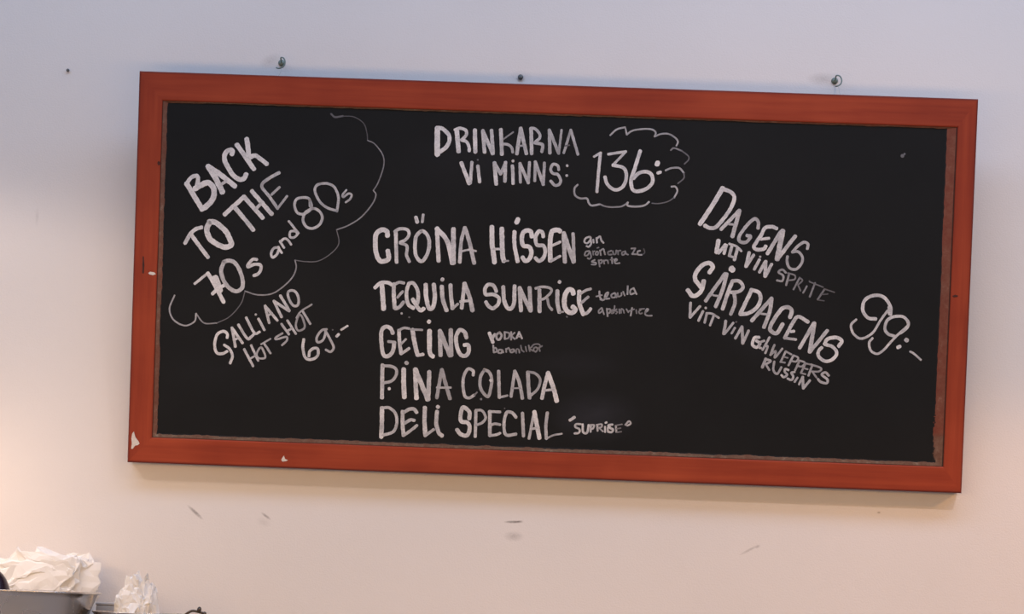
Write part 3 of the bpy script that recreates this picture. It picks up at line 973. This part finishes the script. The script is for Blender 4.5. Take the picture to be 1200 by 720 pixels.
  ('"SUPRISE"', """
5.4 0.90 l 794.9,104.9 803.0,110.6
3.8 0.85 s 814.9,98.6 806.0,98.2 805.2,93.1 812.7,89.5 811.7,83.1 804.1,81.6
4.0 0.85 s 818.1,98.7 819.3,84.7 826.3,83.7 829.0,97.8
3.7 0.82 l 832.8,97.9 832.7,85.4
3.3 0.80 s 832.2,97.9 838.6,97.5 836.9,91.7 833.1,90.9
3.7 0.82 l 844.3,98.4 845.3,87.9
3.1 0.75 s 843.0,98.3 851.9,99.9 852.1,94.8 845.8,93.1
2.8 0.70 l 848.3,92.8 854.9,87.0
3.6 0.85 l 858.4,95.7 858.8,86.1
3.7 0.95 l 858.8,102.7 860.9,103.8
4.0 0.85 s 871.7,100.0 864.7,98.5 866.8,94.1 872.9,91.1 870.3,86.3 863.9,87.0
3.3 0.80 s 863.8,87.6 863.6,94.0 867.3,96.7
3.3 0.75 l 877.7,98.3 879.2,86.6
2.4 0.55 l 877.7,98.6 888.8,101.3
2.4 0.50 l 879.0,92.6 886.5,94.2
2.4 0.50 l 879.5,86.3 888.1,87.9
3.1 0.80 s 894.6,100.2 900.7,107.1 904.1,102.9 897.8,98.8"""),
  ('DAGENS', """
8.2 0.93 s 1052.5,530.4 1033.9,496.5 1014.4,464.7
6.8 0.90 s 1052.6,528.9 1068.4,522.8 1073.9,512.6 1068.0,494.7 1055.5,475.0 1044.2,461.3 1033.9,458.0 1023.4,462.1
6.3 0.85 l 1083.7,491.5 1052.1,456.4
7.1 0.82 l 1084.1,490.8 1073.0,444.6
4.0 0.78 l 1066.2,466.5 1079.5,465.2
6.0 0.78 s 1118.2,460.9 1118.5,471.3 1112.3,477.7 1101.6,469.2 1090.3,454.1 1084.8,443.5 1087.2,435.6 1097.3,434.9 1104.1,442.3 1105.0,446.3 1098.9,447.1
6.5 0.93 s 1151.4,461.4 1142.0,464.5 1130.3,461.5 1124.8,449.5 1116.1,435.7 1112.2,427.1 1118.3,422.6 1130.1,424.3 1133.2,429.5
5.1 0.88 l 1124.3,441.4 1138.6,443.6
6.8 0.85 l 1159.2,455.8 1136.8,416.1
9.1 0.85 l 1162.5,457.6 1154.5,406.6
6.8 0.85 l 1185.2,449.1 1154.8,406.6
5.1 0.82 s 1207.7,427.1 1208.2,435.5 1201.3,438.7 1190.6,431.5 1181.0,420.2
4.8 0.72 s 1181.0,420.2 1191.1,421.4 1199.0,413.2 1198.6,401.4 1189.0,390.0 1177.0,392.1 1172.3,403.8 1172.8,412.3"""),
  ('small slanted line under the upper right heading', """
7.7 0.95 l 1048.5,436.2 1045.7,414.8
5.7 0.90 l 1061.0,429.5 1049.4,413.9
5.4 0.88 l 1063.1,428.6 1059.2,413.2
5.4 0.85 l 1073.2,427.9 1068.9,410.1
5.7 0.85 l 1083.2,423.2 1078.3,403.1
4.3 0.85 s 1068.0,431.2 1080.4,427.2 1090.2,419.0
4.3 0.80 l 1068.3,410.1 1078.5,406.8
6.3 0.90 l 1104.1,416.8 1099.5,391.7
5.4 0.85 l 1112.4,413.1 1100.1,391.7
5.4 0.85 l 1122.9,404.7 1114.5,387.3
4.0 0.80 l 1123.7,409.8 1124.5,410.2
5.7 0.85 l 1134.2,402.2 1123.8,382.4
6.3 0.85 l 1134.2,402.2 1134.2,375.2
5.7 0.85 l 1145.1,397.5 1134.6,375.2
3.8 0.65 s 1170.9,383.2 1164.2,388.5 1157.9,383.6 1166.6,377.4 1165.0,368.2 1155.8,368.9
3.8 0.62 l 1177.0,381.8 1172.4,360.9
2.8 0.55 s 1174.5,382.7 1186.9,379.1 1187.2,372.0 1176.1,369.6
3.3 0.55 l 1195.6,374.4 1185.9,353.7
2.8 0.50 s 1195.5,375.4 1201.0,370.5 1193.6,362.1
2.8 0.50 l 1193.6,362.1 1198.5,351.7
3.1 0.55 l 1209.5,360.6 1203.3,348.2
2.1 0.30 l 1213.2,369.9 1214.0,369.9
3.3 0.55 l 1223.9,366.8 1215.2,341.5
2.4 0.42 l 1213.7,368.5 1238.4,359.6
3.3 0.50 l 1240.6,355.2 1229.6,337.0
2.4 0.35 l 1240.5,356.6 1259.0,351.2
2.3 0.30 l 1236.9,346.4 1247.4,347.8
2.3 0.30 l 1229.6,336.6 1241.4,335.3"""),
  ('GÅRDAGENS', """
7.7 0.97 s 1034.6,378.7 1040.1,389.0 1033.9,395.6 1022.2,391.8 1010.9,377.8 1009.6,365.9 1016.8,356.0 1020.4,351.9
7.7 0.97 s 1025.0,363.1 1023.0,349.4 1015.8,339.0 1005.7,336.1 996.9,346.0
11.9 0.92 l 1073.7,385.5 1074.7,386.5
6.5 0.85 l 1062.5,377.6 1029.8,327.6
6.8 0.85 s 1065.4,377.2 1059.4,349.0 1048.0,318.1
3.6 0.78 l 1042.9,338.3 1053.2,337.0
6.8 0.88 s 1076.1,364.5 1068.2,340.9 1060.8,314.3
6.3 0.85 s 1076.1,364.9 1087.6,365.3 1095.6,355.4 1088.3,346.7 1074.9,344.5
6.3 0.82 s 1079.9,344.7 1082.4,326.1 1075.6,305.5
7.1 0.92 l 1110.3,348.3 1092.5,306.2
6.8 0.90 s 1110.2,350.5 1123.9,346.2 1127.8,334.5 1121.6,319.1 1106.8,308.4 1092.5,306.2
6.8 0.82 l 1147.4,336.5 1113.5,295.2
6.8 0.82 s 1147.4,336.5 1145.1,313.1 1135.8,284.2
4.0 0.75 l 1130.1,308.4 1141.6,307.3
7.1 0.85 s 1181.7,303.9 1184.0,316.4 1175.2,321.8 1164.1,315.7 1149.8,292.3 1147.4,279.8 1159.1,274.5 1168.9,291.1
6.5 0.85 s 1214.3,296.5 1196.8,305.4 1187.7,295.6 1173.7,266.5
4.8 0.82 l 1173.7,266.5 1193.8,264.3
5.4 0.95 l 1184.2,278.3 1189.5,279.2
6.5 0.85 l 1224.3,294.6 1201.0,249.3
7.4 0.85 l 1225.3,294.6 1219.4,243.3
6.3 0.85 l 1249.2,282.5 1219.8,243.3
6.5 0.95 s 1270.5,255.1 1275.6,264.8 1264.9,270.7 1249.8,266.9 1245.4,258.0
6.0 0.92 s 1245.4,258.0 1259.9,253.4 1267.5,243.1 1260.8,231.5 1247.6,227.5 1235.9,235.3 1234.9,244.8 1240.5,251.7"""),
  ('small slanted line under the lower right heading', """
4.8 0.82 l 1003.0,323.4 1002.9,297.0
4.8 0.82 l 1020.3,317.7 1002.9,297.0
4.7 0.80 l 1025.9,309.0 1018.4,291.9
4.3 0.85 l 1030.2,314.8 1030.8,315.4
4.4 0.78 l 1032.7,304.3 1029.6,288.8
4.3 0.78 l 1045.7,303.0 1039.4,284.2
4.0 0.75 s 1031.9,305.8 1042.3,305.1 1054.5,298.1
5.5 0.82 l 1067.3,293.1 1064.5,269.9
4.4 0.78 l 1080.7,290.2 1066.0,269.9
4.1 0.75 l 1084.0,281.4 1078.5,271.3
2.7 0.40 l 1085.1,291.5 1086.6,292.2
4.8 0.78 l 1096.5,283.8 1085.5,262.6
5.5 0.78 l 1096.5,283.8 1099.2,254.2
4.8 0.78 l 1108.6,277.1 1099.5,254.2
5.4 0.92 s 1128.0,265.9 1119.6,264.7 1116.3,252.7 1123.6,247.9 1130.1,254.9 1123.2,259.8
4.0 0.80 s 1137.5,260.3 1130.1,256.6 1129.0,248.1 1132.1,246.9
4.0 0.78 l 1146.6,266.6 1134.8,243.6
4.0 0.75 s 1137.9,250.1 1143.9,250.3 1140.1,238.0
4.0 0.72 l 1155.9,253.3 1149.1,234.9
3.7 0.70 s 1149.1,234.9 1158.6,242.4 1157.4,230.5 1170.2,247.1
3.8 0.72 l 1176.4,242.2 1167.8,223.2
3.3 0.70 l 1176.3,242.7 1186.7,237.5
2.8 0.62 l 1173.4,232.7 1180.5,231.0
3.0 0.65 l 1167.8,223.2 1175.8,222.3
4.0 0.74 l 1190.2,235.1 1182.4,217.8
3.4 0.70 s 1190.2,235.9 1199.1,232.0 1195.7,225.1 1187.2,225.6
3.8 0.72 l 1201.1,225.3 1194.6,209.4
3.4 0.70 s 1201.5,227.0 1211.3,223.6 1206.2,216.6 1197.7,217.5
3.6 0.65 l 1212.7,222.3 1205.0,204.7
3.1 0.62 l 1212.7,222.3 1221.6,220.6
3.1 0.62 l 1209.7,213.7 1216.9,211.9
3.1 0.60 l 1205.0,204.7 1213.2,203.0
4.0 0.68 l 1224.7,219.0 1218.7,200.5
3.4 0.68 s 1222.1,220.9 1240.5,214.8 1237.0,208.8 1225.1,208.3
3.4 0.65 l 1225.1,208.3 1233.2,197.6
4.3 0.78 s 1255.0,201.8 1248.9,207.5 1242.3,203.0 1252.8,194.9 1251.4,188.1 1241.1,190.2 1235.8,195.1"""),
  ('short last line on the right', """
5.1 0.75 l 1141.4,228.2 1135.7,212.7
4.0 0.72 s 1141.4,227.4 1150.3,224.3 1141.8,218.0
3.7 0.70 l 1141.8,218.0 1148.4,208.1
4.0 0.70 s 1156.8,223.7 1155.7,208.4 1162.8,201.8 1169.9,214.0
4.1 0.80 s 1182.8,209.3 1176.8,210.8 1176.2,205.7 1180.6,200.8 1174.8,196.3 1170.5,199.6
4.1 0.80 s 1193.9,206.3 1188.1,204.4 1191.7,197.8 1188.6,191.7 1181.7,194.0
3.8 0.78 l 1199.4,196.4 1194.6,188.6
4.1 0.78 l 1208.6,198.1 1202.4,184.3
4.8 0.80 l 1208.6,198.1 1210.3,177.2
4.4 0.80 l 1221.6,192.1 1210.7,177.3"""),
  ('99:-', """
6.0 0.90 s 1334.8,306.3 1320.7,307.8 1311.1,320.5 1312.5,336.7 1323.1,346.1 1339.1,348.6 1351.4,342.1 1360.0,328.3 1360.5,315.3
7.4 0.90 l 1358.4,328.2 1359.7,316.2
4.3 0.85 s 1355.2,322.1 1342.9,303.6 1329.8,281.0 1310.2,270.2 1295.8,278.8 1291.2,293.7 1299.8,304.0
5.3 0.85 s 1370.2,276.4 1358.0,280.0 1351.5,289.8 1355.0,304.0 1366.7,311.5 1382.7,312.0 1392.1,303.3 1391.5,293.3 1379.9,282.8
4.3 0.85 s 1391.4,295.3 1370.2,274.4 1351.1,251.6 1339.4,244.1 1328.1,249.7 1324.6,262.7 1330.2,271.9
7.7 0.85 l 1390.0,271.1 1391.7,269.5
6.3 0.95 l 1376.0,256.5 1379.9,258.7
3.7 0.80 s 1398.3,250.3 1405.5,246.5 1418.0,235.9"""),
]



def chalk_mesh(text, seed):
    bm = bmesh.new()
    lay = bm.verts.layers.float.new('chalk')
    rnd = random.Random(seed)
    for si, ln in enumerate(text.strip().split('\n')):
        p = ln.split()
        w, br, kind = float(p[0]) / 1000, float(p[1]), p[2]
        pts = [Vector((float(a) / 1000 - HX, float(c) / 1000, 0)) for a, c in (q.split(',') for q in p[3:])]
        if kind == 's' and len(pts) > 2:
            pts = catmull(pts, 7)
        # resample evenly
        step = max(0.0012, w * 0.28)
        res = [pts[0]]
        for a, c in zip(pts, pts[1:]):
            L = (c - a).length
            k = max(1, int(round(L / step)))
            for i in range(1, k + 1):
                res.append(a.lerp(c, i / k))
        n = len(res)
        z1 = PZ + 0.00035 + 0.000012 * si
        h0 = w / 2
        wav = rnd.uniform(0, 100)
        L, R = [], []
        for i, q in enumerate(res):
            t = (res[min(i + 2, n - 1)] - res[max(i - 2, 0)])
            if t.length < 1e-7:
                t = Vector((1, 0, 0))
            t.normalize()
            nn = Vector((-t.y, t.x, 0))
            s_ = i * step
            ha = h0 * (1 + 0.16 * noise.noise(Vector((wav, s_ * 160, 0))))
            hb = h0 * (1 + 0.16 * noise.noise(Vector((wav + 9, s_ * 160, 3))))
            val = br * (1 + 0.13 * noise.noise(Vector((wav + 31, s_ * 45, 0))))
            va, vb = bm.verts.new(q + nn * ha + Vector((0, 0, z1))), bm.verts.new(q - nn * hb + Vector((0, 0, z1)))
            va[lay] = vb[lay] = min(1, val)
            L.append(va)
            R.append(vb)
        for i in range(n - 1):
            bm.faces.new((L[i], R[i], R[i + 1], L[i + 1]))
        # round ends
        for i, sg in ((0, -1), (n - 1, 1)):
            a, c = L[i].co, R[i].co
            m_ = (a + c) / 2
            rad = (a - c).length / 2
            e1 = (a - c).normalized()
            e2 = Vector((e1.y, -e1.x, 0)) * sg
            ring = [L[i]]
            for k in range(1, 8):
                th = PI * k / 8
                vv = bm.verts.new(m_ + e1 * rad * math.cos(th) + e2 * rad * math.sin(th) * rnd.uniform(0.72, 0.95))
                vv[lay] = L[i][lay]
                ring.append(vv)
            ring.append(R[i])
            bm.faces.new(ring if sg < 0 else ring[::-1])
    for f in bm.faces:
        if f.calc_center_median().z > 0:
            f.normal_update()
            if f.normal.z < 0:
                f.normal_flip()
    # chalk body: a thin skirt down to the panel
    edge = [e for e in bm.edges if len(e.link_faces) == 1]
    ret = bmesh.ops.extrude_edge_only(bm, edges=edge)
    for v in ret['geom']:
        if isinstance(v, bmesh.types.BMVert):
            v.co.z = PZ - 0.0002
    return bm


for wi, (what, text) in enumerate(WRITING):
    cloud = what.startswith('cloud')
    o = obj('chalk_cloud' if cloud else 'chalk_writing', chalk_mesh(text, wi + 5), M_chalk, panel)
    tag(o, ('thin white chalk ' + what) if cloud else ('white chalk writing: ' + what))

# stray chalk specks
for x, y, r in ((1.3700, 0.5985, 0.0034), (1.3735, 0.6020, 0.0020), (0.6770, 0.1220, 0.0012)):
    b = bmesh.new()
    lay = b.verts.layers.float.new('chalk')
    ring = [b.verts.new((x - HX + r * math.cos(k * PI / 5), y + r * math.sin(k * PI / 5), PZ + 0.0004)) for k in range(10)]
    for v in ring:
        v[lay] = 0.42
    b.faces.new(ring)
    obj('chalk_speck', b, M_chalk, panel)


# ------------------------------------------------------------------ hooks and nails in the wall
def wall_hook(x, z, label, flip):
    t = empty('wall_hook', (x, 0, z))
    tag(t, label, 'hook', 'green hooks above the chalkboard')
    bm = bmesh.new()          # round flange against the wall
    lathe(bm, [(0, 0.0042), (0.0032, 0.0042), (0.0058, 0.0026), (0.0062, 0.0)], 28)
    bmesh.ops.rotate(bm, verts=bm.verts[:], matrix=Matrix.Rotation(PI / 2, 3, 'X'))
    obj('flange', bm, M_green, t, True)
    bm = bmesh.new()          # bent wire: out of the wall, over and round to an open end
    p = [(0, 0.000, 0), (0.0005, -0.008, 0.0015), (0.0005, -0.015, 0.0055), (0.0060, -0.019, 0.0040), (0.0095, -0.021, -0.0030),
         (0.0085, -0.0215, -0.0105), (0.0040, -0.0215, -0.0150), (-0.002, -0.021, -0.0165)]
    if not flip:
        p += [(-0.0065, -0.0205, -0.0150)]
    tube(bm, catmull(p, 7), 0.0013, 10)
    obj('wire', bm, M_green, t, True)
    return t


h1 = wall_hook(HOOKS[0][0], HOOKS[0][1], 'small greenish hook in the wall above the left of the chalkboard', False)
h2 = wall_hook(HOOKS[1][0], HOOKS[1][1], 'small greenish hook in the wall above the right of the chalkboard', True)


def nail(x, z, r, label):
    bm = bmesh.new()
    lathe(bm, [(0, 0.0050), (r * 0.6, 0.0048), (r, 0.0036), (r, 0.0028), (r * 0.45, 0.0026), (r * 0.45, -0.004), (0, -0.004)], 24)
    bmesh.ops.rotate(bm, verts=bm.verts[:], matrix=Matrix.Rotation(PI / 2, 3, 'X'))
    o = obj('wall_nail', bm, M_nail, None, True)
    o.location = (x, 0, z)
    return tag(o, label, 'nail', 'nails in the wall')


M_nail = mat_plain('tarnished_nail', (0.10, 0.105, 0.11), (0.17, 0.18, 0.18), 0.5, 200, metallic=0.5)
nail(-0.0684, 2.5539, 0.0050, 'tarnished nail in the wall just above the middle of the chalkboard frame')
nail(-0.9104, 2.5381, 0.0030, 'tiny dark nail alone in the wall left of the chalkboard')

# ------------------------------------------------------------------ counter under the picture, and what stands on it
CT = 1.470
cn = empty('counter', (-0.4, -0.24, 0))
tag(cn, 'grey counter along the wall below the chalkboard, carrying the steel pans', 'counter')
b = bmesh.new()
box(b, -1.3, 1.7, -0.24, 0.232, CT - 0.03, CT, 0.003)
obj('worktop', b, M_count, cn)
b = bmesh.new()
box(b, -1.28, 1.68, -0.21, 0.23, 0.0, CT - 0.03, 0.002)
obj('base_cabinet', b, M_count, cn)

# round steel pan
pan = empty('steel_pan', (-0.866, -0.225, CT))
tag(pan, 'round stainless steel pan with a flared rim at the lower left', 'pan')
RZ = 0.1045
b = bmesh.new()
R0 = 0.118
prof = [(0, 0.0), (0.080, 0.0), (0.088, 0.003), (0.094, 0.012), (0.103, 0.050), (R0, RZ - 0.010), (R0 + 0.003, RZ - 0.004), (R0 + 0.0095, RZ - 0.0018), (R0 + 0.0105, RZ), (R0 + 0.0085, RZ + 0.0006),
        (R0 + 0.001, RZ - 0.0016), (R0 - 0.002, RZ - 0.010), (0.1005, 0.050), (0.0920, 0.014), (0.0860, 0.005), (0.079, 0.0022), (0, 0.0022)]
lathe(b, prof, 96)
obj('pan_body', b, M_steel, pan, True)
b = bmesh.new()       # rolled bead under the rim
ring = []
for i in range(97):
    a = 2 * PI * i / 96
    ring.append(((R0 + 0.0085) * math.cos(a), (R0 + 0.0085) * math.sin(a), RZ - 0.0012))
tube(b, ring, 0.0014, 8, False)
obj('rim', b, M_steel, pan, True)

# dark rounded fruit in the pan
b = bmesh.new()
pr = []
for i in range(25):
    a = -PI / 2 + PI * i / 24
    rr = 0.0335 * math.cos(a) * (1 + 0.10 * math.sin(a))
    pr.append((max(rr, 0), 0.068 * math.sin(a) + 0.068))
pr[0] = (0, pr[0][1])
pr[-1] = (0, pr[-1][1] - 0.002)
lathe(b, pr, 48)
for v in b.verts:
    k = noise.noise(v.co * 28)
    v.co.x += k * 0.0012
    v.co.y += k * 0.0010
fr = obj('dark_fruit', b, M_fruit, None, True)
fr.location = (-0.9220, -0.225, CT + 0.0023)
tag(fr, 'dark purple rounded fruit showing over the rim of the steel pan', 'fruit')


def crumple(name, dims, loc, seed, label, sub=5, amp=1.0):
    """a thin sheet crushed into a loose clump: folds, dents and sharp creases"""
    bm = bmesh.new()
    bmesh.ops.create_icosphere(bm, subdivisions=sub, radius=1)
    off = Vector((seed * 7.3, seed * 1.7, seed * 3.1))
    for v in bm.verts:
        d = v.co.normalized()
        q = Vector([math.copysign(abs(c) ** 0.75, c) for c in d])
        a = noise.noise_vector(d * 1.5 + off) * 0.34
        e = noise.noise_vector(d * 3.6 + off * 2) * 0.20
        f = noise.noise(d * 7.0 + off)
        crease = (0.5 - abs(noise.noise(d * 2.7 - off))) * 0.30 + (0.4 - abs(f)) * 0.17
        a = a * 0.85 + noise.noise_vector(d * 6.5 - off) * 0.13
        q = q * (0.80 + crease * amp) + (a + e) * amp
        v.co = Vector((q.x * dims[0], q.y * dims[1], q.z * dims[2]))
    base = -dims[2] * 0.70
    for v in bm.verts:
        if v.co.z < base:
            v.co.z = base + (v.co.z - base) * 0.03
    lo = min(v.co.z for v in bm.verts)
    for v in bm.verts:
        v.co.z -= lo
    o = obj(name, bm, M_sheet, None, False)
    o.location = loc
    return tag(o, label, 'paper', 'crumpled white sheets by the pans')


crumple('crumpled_paper', (0.112, 0.030, 0.102), (-0.892, -0.050, CT), 3, 'large crumpled white sheet standing behind the round steel pan')

# shallow second pan with a dark handle
p2 = empty('small_saucepan', (-0.676, -0.205, CT))
tag(p2, 'small low steel saucepan right of the round pan, with a dark handle', 'pan')
R1, Z1 = 0.0745, 0.0745
b = bmesh.new()
lathe(b, [(0, 0), (0.064, 0), (0.069, 0.004), (R1 - 0.001, Z1 - 0.004), (R1 + 0.0022, Z1 - 0.0012), (R1 + 0.0022, Z1), (R1 - 0.001, Z1), (R1 - 0.0028, Z1 - 0.004), (0.067, 0.006), (0.063, 0.0022), (0, 0.0022)], 80)
obj('pan_body', b, M_steel, p2, True)
b = bmesh.new()
hp = [(R1 - 0.002, 0.010, Z1 - 0.010), (R1 + 0.004, 0.010, Z1 - 0.001), (R1 + 0.014, 0.010, Z1 + 0.0055), (R1 + 0.024, 0.010, Z1 + 0.0050), (R1 + 0.036, 0.010, Z1 + 0.0020)]
tube(b, catmull(hp, 6), 0.0022, 10)
bmesh.ops.create_uvsphere(b, u_segments=16, v_segments=10, radius=0.0050, matrix=Matrix.Translation((R1 + 0.027, 0.010, Z1 + 0.0085)) @ Matrix.Scale(0.75, 4, (1, 0, 0)))
bmesh.ops.create_uvsphere(b, u_segments=16, v_segments=10, radius=0.0036, matrix=Matrix.Translation((R1 + 0.036, 0.010, Z1 + 0.0020)))
tag(obj('handle', b, M_dark, p2, True), 'dark handle with a knob')

crumple('crumpled_paper', (0.034, 0.034, 0.077), (-0.6790, -0.205, CT + 0.0023), 11, 'small crumpled white sheet sticking up out of the low saucepan')

# grey box between the two pans
gb = empty('grey_box', (-0.738, -0.106, CT))
tag(gb, 'plain grey box standing behind the gap between the two pans', 'box')
b = bmesh.new()
box(b, -0.0295, 0.0295, -0.021, 0.021, 0.0, 0.0830, 0.0015)
obj('box_body', b, M_grey, gb)
b = bmesh.new()
box(b, -0.0303, 0.0303, -0.0218, 0.0218, 0.0830, 0.0880, 0.0015)
obj('lid', b, M_grey, gb)
